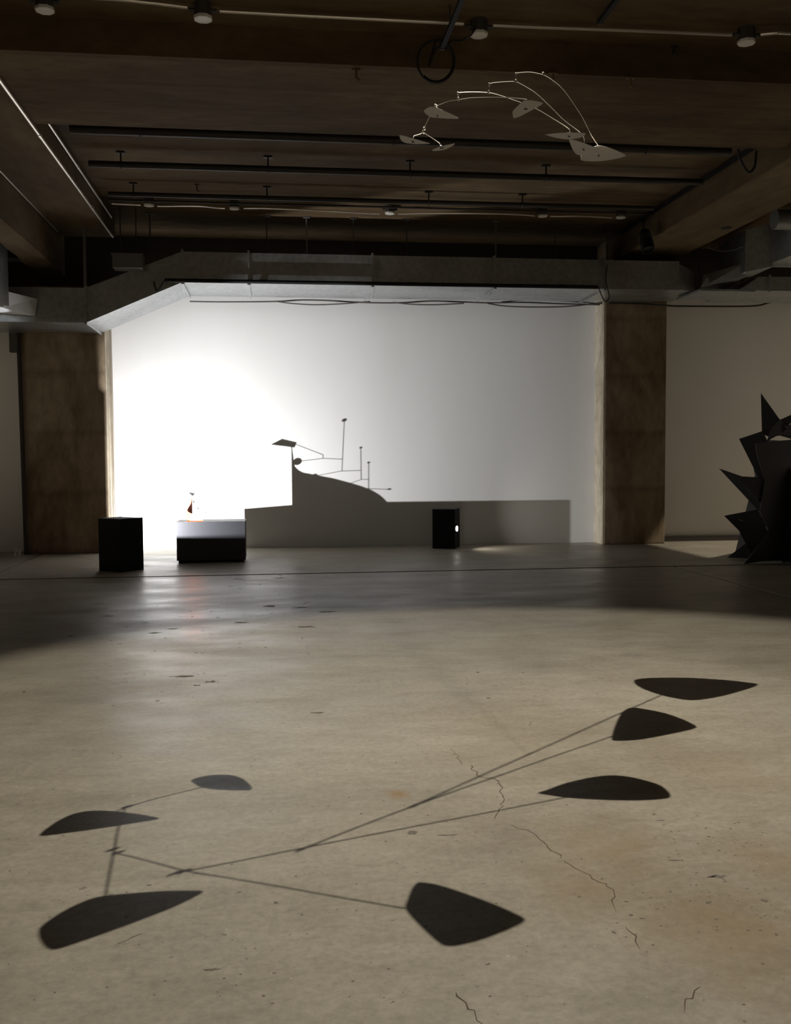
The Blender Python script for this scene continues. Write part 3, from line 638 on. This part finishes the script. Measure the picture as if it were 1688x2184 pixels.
# ------------------------------------------------------------------ left bay: box, pipes, duct corner
e0, e1 = aY(240, 541, 14.6), aY(305, 573, 14.6)
cb = empty('electrical_box', (e0.x, 14.6, e1.z), 'dark metal cabinet box hung above the sloping duct', 'box')
MB().box((e0.x, 14.55, e1.z), (e1.x, 14.83, e0.z)).build('casing', m_unit, cb, bevel=.008)
MB().box((e0.x - .015, 14.535, e0.z - .03), (e1.x + .015, 14.55, e0.z)).build('lid_rim', m_unit, cb)
for xx in (e0.x + .1, e1.x - .1): MB().tube([(xx, 14.7, e0.z), (xx, 14.7, ZC)], .010, 6).build('hanger', m_boxdark, cb)
p = aY(182, 600, 14.75)
tag(MB().tube([(p.x, 14.75, zl_t + .01), (p.x, 14.75, ZC)], .022, 8).build('standpipe', m_unit, smooth=True), 'grey upright pipe between low duct and ceiling at left beam', 'pipe')
p = aY(49, 900, 16.0)
dp = empty('down_pipe', (p.x, 16.05, 0), 'dark down pipe on the left edge of the wide left pillar', 'pipe')
MB().tube([(p.x - .02, 16.07, .0), (p.x - .05, 16.07, zl_b - .01)], .032, 10).build('pipe_run', m_black_pipe, dp, smooth=True)
MB().box((p.x - .18, 16.02, 3.15), (p.x - .06, 16.12, 3.45)).build('switch_box', m_boxdark, dp)
for i, x in enumerate((233.5, 238.5)):
    q = aY(x, 900, 16.35)
    tag(MB().tube([(q.x + .012, 16.35 + .15 * i, .0), (q.x - .012, 16.35 + .15 * i, 4.0)], .014, 8).build('wall_conduit', m_plaster if i == 0 else m_emt, smooth=True), ['cream painted pipe beside the left pillar flank', 'slim steel conduit in the corner of the bright wall'][i], 'conduit')
for i, x in enumerate((46.5, 55)):
    q = fl(x, 1180)
    tag(MB().tube([(q.x, 15.9, 0), (q.x + .02, 15.9, .115)], .015, 10).build('pipe_stub', m_white, smooth=True), 'short white plastic pipe stub at the foot of the left pillar', 'pipe', 'white pipe stubs at the left pillar')
hd = empty('duct_transition', (-3.9, 14.4, 3.7), 'pointed galvanised duct corner catching light in the left bay', 'duct')
P0, P1, P2, P3 = aY(-60, 616, 14.2), aY(17, 622, 14.2), aY(64, 667, 14.5), aY(-60, 652, 14.2)
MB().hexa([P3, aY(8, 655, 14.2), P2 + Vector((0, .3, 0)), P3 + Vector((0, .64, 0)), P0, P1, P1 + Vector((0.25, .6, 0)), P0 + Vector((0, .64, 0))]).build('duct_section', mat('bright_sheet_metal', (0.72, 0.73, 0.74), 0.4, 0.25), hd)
MB().box((-5.6, 13.2, P3.z + .0), (aY(2, 600, 13.8).x, 14.18, P0.z + .62)).build('duct_section', m_galv, hd)
MB().tube([(-4.4, 13.7, P0.z + .6), (-4.4, 13.7, ZC)], .01, 6).build('hanger', m_boxdark, hd)
q0, q1 = aY(8, 552, 15.6), aY(75, 556, 15.6)
tag(MB().tube([(-5.0, 15.6, q0.z), (q1.x + .3, 15.6, q1.z)], .035, 10).build('grey_pipe', m_unit, smooth=True), 'horizontal grey pipe in the dark left bay behind the beam', 'pipe')
ul = empty('added_uplight', (-4.4, 13.75, 0), 'added unseen uplight brightening the duct corner in the left bay', 'uplight')  # unseen lamp added to brighten the pointed duct corner
MB().tube([(-4.4, 13.75, 0), (-4.4, 13.75, .03)], .10, 16).build('base', m_black, ul, smooth=True)
ud = (Vector((-3.95, 14.4, 3.65)) - Vector((-4.4, 13.75, .2))).normalized()
MB().tube([Vector((-4.4, 13.75, .03)), Vector((-4.4, 13.75, .2)) - ud * .02], .02, 8).build('stem', m_black, ul)
MB().tube([Vector((-4.4, 13.75, .2)) - ud * .02, Vector((-4.4, 13.75, .2)) + ud * .10], .06, 16).build('housing', m_black, ul, smooth=True)
light('added_up_beam', 'SPOT', Vector((-4.4, 13.75, .2)) + ud * .11, ADDED_UPLIGHT['energy'], ADDED_UPLIGHT['color'], ul, aim=(-3.95, 14.4, 3.65), spot_size=R(13), spot_blend=.3, shadow_soft_size=.02)

# ------------------------------------------------------------------ floor lamp box that throws the wall shadow
U = Vector((math.cos(R(50)), math.sin(R(50)), 0)); V = Vector((-U.y, U.x, 0))
F0 = Vector((-2.0, 13.32, 0)); UL, VL, HB, TH = .40, .42, .705, .012
zv = Vector((0, 0, 1))
lb = empty('lamp_box', F0 + U * .2 + V * .2, 'tall black box on floor in front of left pillar, hiding a floodlight', 'light box')
MB().obox(F0, U * UL, V * TH, zv * HB).build('side_panel', m_box, lb)
MB().obox(F0 + V * (VL - TH), U * UL, V * TH, zv * HB).build('side_panel', m_box, lb)
MB().obox(F0 + V * TH, U * TH, V * (VL - 2 * TH), zv * HB).build('front_panel', m_box, lb)
MB().obox(F0 + V * TH + U * TH + zv * (HB - TH), U * (UL - TH - .045), V * (VL - 2 * TH), zv * TH).build('top_panel', m_box, lb)
MB().prism([F0 + U * a_ + V * b_ + zv * (HB - TH) for a_, b_ in ((.354, .353), (.354, .408), (.392, .408))], zv * TH).build('top_panel', m_box, lb)  # added triangle, blocks light leaking onto the left pillar
L2 = Vector(SPOT_WALL['pos'])
du = (F0 + U * UL - L2).dot(U)
# lower rear panel: its slanted top edge masks the light near the floor
def lipz(v): return L2.z - 0.255 * (du * U.y + (v - (L2 - F0).dot(V)) * V.y)
o0, o1 = F0 + U * (UL - TH) + V * TH, F0 + U * (UL - TH) + V * (VL - TH)
MB().hexa([o0, o0 + U * TH, o1 + U * TH, o1, o0 + zv * lipz(TH), o0 + U * TH + zv * lipz(TH), o1 + U * TH + zv * lipz(VL - TH), o1 + zv * lipz(VL - TH)]).build('rear_panel', m_box, lb)
vd = (L2 - F0).dot(V) - du * math.tan(R(32.0))   # side shutter keeps the light off the right pillar's face
MB().obox(F0 + U * (UL - .002) + V * TH, U * .002, V * (vd - TH), zv * (HB - TH)).build('shutter', m_box, lb)
MB().obox(L2 - U * .16 - V * .05 - zv * .05, U * .13, V * .10, zv * .10).build('floodlight_body', m_black, lb)
MB().obox(F0 + U * .12 + V * .22, U * .03, V * .05, zv * .50).build('floodlight_stand', m_black, lb)
S = SPOT_WALL
light('flood_beam', 'SPOT', L2, S['energy'], S['color'], lb, aim=S['aim'], spot_size=R(S['size']), spot_blend=S['blend'], shadow_soft_size=S['radius'])

# ------------------------------------------------------------------ plinth and standing mobile
PX0, PX1, PY0, PY1, PZ = -1.371, -.399, 14.35, 14.90, .59
pl_ = empty('plinth', (-.9, 14.6, 0), 'low wide black plinth carrying the small orange-red sculpture', 'plinth')
MB().box((PX0, PY0, .035), (PX1, PY1, PZ)).build('body', m_plinth, pl_, bevel=.0015)
MB().box((PX0 + .02, PY0 + .05, 0), (PX1 - .03, PY1 - .05, .035)).build('recessed_base', m_box, pl_)
TOP = [(-1.175, 14.732, 0.946), (-1.179, 14.724, 0.914), (-1.184, 14.713, 0.877), (-1.191, 14.699, 0.84), (-1.196, 14.688, 0.82), (-1.202, 14.674, 0.81), (-1.217, 14.638, 0.786), (-1.229, 14.594, 0.762), (-1.23, 14.56, 0.749), (-1.227, 14.534, 0.737), (-1.22, 14.517, 0.729), (-1.185, 14.486, 0.709), (-1.125, 14.467, 0.683), (-1.088, 14.459, 0.667), (-1.053, 14.454, 0.65), (-1.025, 14.449, 0.629), (-1.008, 14.447, 0.612), (-0.997, 14.445, 0.597)]
sc = empty('standing_mobile', (-1.15, 14.6, PZ), 'small curved orange-red sheet sculpture with wire arms on the plinth', 'sculpture')
mb = MB(); n = len(TOP); th = .0035
nr = []
for i in range(n):
    a, b = Vector(TOP[max(i - 1, 0)]), Vector(TOP[min(i + 1, n - 1)]); d = (b - a); nr.append(Vector((-d.y, d.x, 0)).normalized())
for i, p in enumerate(TOP):
    p = Vector(p)
    for s_ in (-.5, .5):
        q = p + nr[i] * th * s_; mb.v += [(q.x, q.y, PZ), tuple(q)]
for i in range(n - 1):
    k = 4 * i
    mb.f += [(k, k + 1, k + 5, k + 4), (k + 2, k + 6, k + 7, k + 3), (k + 1, k + 3, k + 7, k + 5), (k, k + 4, k + 6, k + 2)]
mb.f += [(0, 2, 3, 1), (4 * n - 4, 4 * n - 3, 4 * n - 1, 4 * n - 2)]
mb.build('curved_sheet', m_red, sc)
def disc(c, r, name='disc', tilt=(.75, .62, .2)):
    ring = ringpts(c, r, tilt, 18)
    return MB().prism(ring, Vector(tilt).normalized() * .002).build(name, m_thin, sc)
WR = .0016
def wire(*pts, r=WR): return MB().tube([Vector(p) for p in pts], r, 6).build('arm', m_thin, sc)
plate = [(-1.275, 14.765, .977), (-1.225, 14.739, 1.0), (-1.132, 14.748, .983), (-1.164, 14.725, .943)]
MB().prism([plate[0], plate[1], plate[2], plate[3]], (0, .002, .001)).build('top_plate', m_thin, sc)
wire((-1.175, 14.734, .944), (-1.171, 14.737, .962), r=.0025)
wire((-1.154, 14.735, .968), (-1.056, 14.664, .878))
wire((-1.056, 14.664, .880), (-1.057, 14.664, .858))
wire((-1.150, 14.724, .860), (-1.057, 14.664, .858), (-.992, 14.623, .840))
disc((-1.150, 14.724, .860), .0205)
wire((-.995, 14.624, .776), (-.986, 14.619, 1.041)); disc((-.986, 14.619, 1.046), .0095, tilt=(.4, .3, .85))
wire((-1.082, 14.681, .765), (-.995, 14.624, .777), (-.936, 14.587, .770)); disc((-1.086, 14.682, .765), .012)
wire((-.936, 14.587, .724), (-.937, 14.587, .883)); disc((-.937, 14.587, .887), .0052, tilt=(.5, .3, .8))
wire((-.978, 14.614, .703), (-.936, 14.587, .723), (-.915, 14.573, .721)); disc((-.980, 14.616, .703), .008)
wire((-.915, 14.573, .673), (-.914, 14.573, .803)); disc((-.914, 14.573, .806), .0050, tilt=(.5, .3, .8))
wire((-.925, 14.578, .675), (-.915, 14.573, .673), (-.860, 14.538, .664)); disc((-.857, 14.537, .664), .0055, tilt=(.5, .3, .8))

# ------------------------------------------------------------------ second lamp box near the wall
U3 = Vector((math.cos(R(-22)), math.sin(R(-22)), 0)); V3 = Vector((-U3.y, U3.x, 0))
B0 = Vector((2.585, 15.93, 0)); UL, VL, HB = .375, .40, .645
b3 = empty('lamp_box', B0 + U3 * .18 + V3 * .2, 'small black box at the foot of white wall with a glowing bulb', 'light box')
MB().obox(B0, U3 * UL, V3 * TH, zv * HB).build('front_panel', m_box, b3)
MB().obox(B0 + V3 * (VL - TH), U3 * UL, V3 * TH, zv * HB).build('rear_panel', m_box, b3)
MB().obox(B0 + V3 * TH, U3 * TH, V3 * (VL - 2 * TH), zv * HB).build('side_panel', m_box, b3)
MB().obox(B0 + V3 * TH + U3 * TH + zv * (HB - TH), U3 * (UL - TH), V3 * (VL - 2 * TH), zv * TH).build('top_panel', m_box, b3)
sx = B0 + U3 * (UL - TH) + V3 * TH
MB().obox(sx, U3 * TH, V3 * (VL - 2 * TH), zv * .24).build('side_panel', m_box, b3)
MB().obox(sx + zv * .42, U3 * TH, V3 * (VL - 2 * TH), zv * (HB - .42 - TH)).build('side_panel', m_box, b3)
MB().obox(sx + V3 * .20 + zv * .24, U3 * TH, V3 * (VL - 2 * TH - .20), zv * .18).build('side_panel', m_box, b3)
bc = B0 + U3 * (UL + .012) + V3 * .10 + zv * .325
mb = MB(); nn = 12
for i in range(9):
    ph = math.pi * i / 8
    for j in range(nn):
        q = 2 * math.pi * j / nn
        mb.v.append(tuple(bc + U3 * (.020 * math.sin(ph) * math.cos(q)) + V3 * (.020 * math.sin(ph) * math.sin(q)) + zv * (.048 * math.cos(ph))))
for i in range(8):
    for j in range(nn): mb.f.append((i * nn + j, i * nn + (j + 1) % nn, (i + 1) * nn + (j + 1) % nn, (i + 1) * nn + j))
mb.build('bulb', m_bulb, b3, smooth=True)
MB().tube([bc - U3 * .10, bc - U3 * .02], .022, 10).build('lamp_socket', m_black, b3)
S = SPOT_BOX
lp = bc + U3 * .05
light('bulb_beam', 'SPOT', lp, S['energy'], S['color'], b3, aim=(6.9, 14.2, 0.9), spot_size=R(S['size']), spot_blend=S['blend'], shadow_soft_size=S['radius'])

# ------------------------------------------------------------------ spiky black steel sculpture at right
st = empty('spiky_sculpture', (7.3, 13.2, 0), 'tall black sheet steel sculpture of many sharp spikes beside right pillar', 'sculpture')
def plate3(pix, ref, yaw, pitch=0.0, name='steel_plate', th=.012):
    p0 = aY(ref[0], ref[1], ref[2])
    nrm = Vector((math.sin(R(yaw)) * math.cos(R(pitch)), -math.cos(R(yaw)) * math.cos(R(pitch)), math.sin(R(pitch))))
    pts = [on_plane(x, y, p0, nrm) for x, y in pix]
    for q in pts: q.z = max(q.z, .001)
    return MB().prism(pts, -nrm * th).build(name, m_steelblk, st)
plate3([(1612, 946), (1650, 941), (1725, 935), (1790, 1000), (1800, 1120), (1785, 1204), (1672, 1204), (1668, 1196), (1625, 1197), (1588, 1204), (1603, 1184), (1640, 1130), (1622, 1090), (1632, 1024), (1618, 980)], (1650, 1203, 12.9), 4, name='body_plate')
plate3([(1623.5, 838), (1664, 895), (1680, 916), (1648, 935), (1626, 925)], (1650, 900, 13.02), -38)
plate3([(1636, 944), (1648, 912), (1666, 894), (1680, 914), (1694, 924), (1690, 936), (1664, 929), (1650, 932)], (1650, 920, 12.93), 8)
plate3([(1663, 896), (1716, 872), (1678, 912)], (1680, 900, 13.12), -20)
plate3([(1676, 909), (1735, 890), (1770, 960), (1690, 938)], (1700, 920, 13.2), 25)
plate3([(1577, 936), (1628, 919), (1645, 960), (1632, 1028), (1618, 1018)], (1625, 960, 13.05), -42)
plate3([(1534, 999), (1583, 1016), (1620, 1018), (1645, 1040), (1640, 1100), (1617, 1088)], (1625, 1040, 13.1), -48)
plate3([(1577, 1024), (1586, 1016.5), (1632, 1022), (1640, 1085), (1622, 1074), (1602, 1048)], (1630, 1050, 12.92), -4)
plate3([(1545, 1100), (1616, 1086.5), (1635, 1120), (1633, 1126), (1577, 1108), (1571, 1110), (1577, 1131)], (1600, 1100, 13.0), -40, 8)
plate3([(1545, 1100), (1571, 1107), (1634, 1126), (1650, 1150), (1606, 1188), (1577, 1132)], (1620, 1140, 12.94), -22, -6)
plate3([(1551, 1189.5), (1590, 1160), (1612, 1170), (1604, 1194), (1596, 1191)], (1551, 1188, 13.65), -40)
# far side, continuing beyond the picture edge
plate3([(1730, 960), (1860, 900), (1800, 1010)], (1780, 960, 13.2), 30)
plate3([(1780, 1030), (1900, 1010), (1800, 1110)], (1800, 1050, 13.1), 35)
plate3([(1780, 1120), (1890, 1150), (1785, 1200)], (1800, 1150, 13.1), 30)
MB().prism([(7.05, 12.4, .001), (7.05, 14.4, .001), (7.1, 13.9, 1.2), (7.12, 14.2, 1.75), (7.1, 13.2, 1.7), (7.1, 12.75, 1.1)], (.012, 0, 0)).build('cross_plate', m_steelblk, st)
MB().prism([(7.9, 13.0, .001), (7.7, 14.5, .001), (7.7, 13.7, 1.5), (7.8, 13.2, 1.4)], (.012, 0, 0)).build('cross_plate', m_steelblk, st)

# lamp with square shutters over the right bay: lights the floor around the spiky sculpture
RB = Vector((8.9, 14.5, 3.60))
rb = empty('shutter_lamp', (8.9, 14.5, ZC), 'square shuttered ceiling lamp above the spiky sculpture', 'spotlight')
MB().tube([(8.9, 14.5, ZC), (8.9, 14.5, 3.77)], .015, 8).build('stem', m_black, rb)
hs = .17
d_ = .30
dx0 = (RB.x - 6.33) * d_ / RB.z; dx1 = (11.8 - RB.x) * d_ / RB.z
dy0 = (RB.y - 13.15) * d_ / RB.z; dy1 = (16.52 - RB.y) * d_ / RB.z
zb2 = RB.z - d_
MB().box((RB.x - .25, RB.y - .22, RB.z + .10), (RB.x + .25, RB.y + .22, RB.z + .17)).build('housing_top', m_black, rb)
for (a, b, c_, d) in ((-.25, -dx0, -.22, .22), (dx1, .25, -.22, .22), (-dx0, dx1, -.22, -dy0), (-dx0, dx1, dy1, .22)):
    if b > a and d > c_: MB().box((RB.x + a, RB.y + c_, zb2), (RB.x + b, RB.y + d, zb2 + .004)).build('shutter', m_black, rb)
for (a, b, c_, d) in ((-.254, -.25, -.22, .22), (.25, .254, -.22, .22), (-.254, .254, -.224, -.22), (-.254, .254, .22, .224)):
    MB().box((RB.x + a, RB.y + c_, zb2), (RB.x + b, RB.y + d, RB.z + .17)).build('housing_side', m_black, rb)
light('shutter_beam', 'SPOT', RB, SPOT_RIGHT['energy'], SPOT_RIGHT['color'], rb, aim=RB + Vector((0, 0, -1)), spot_size=R(120), spot_blend=.3, shadow_soft_size=.008)

# added unseen fill spotlights, side bays and behind viewer, lifting the ambient light
for (bx, by, lbl) in ((-6.9, 11.8, 'added unseen fill spotlight over the left bay floor'), (9.9, 12.0, 'added unseen fill spotlight over the right bay floor'), (0.6, -1.7, 'added unseen fill spotlight behind the viewer')):
    h = Vector((bx, by, 4.7))
    o = spot_head('track_spotlight', (bx, by, ZC), h, (bx, by, 0), .06, .16, lbl)
    light('spot_beam', 'SPOT', h + Vector((0, 0, -.004)), FILL_LAMPS['energy'], FILL_LAMPS['color'], o, aim=(bx, by, 0), spot_size=R(64), spot_blend=.35, shadow_soft_size=.03)
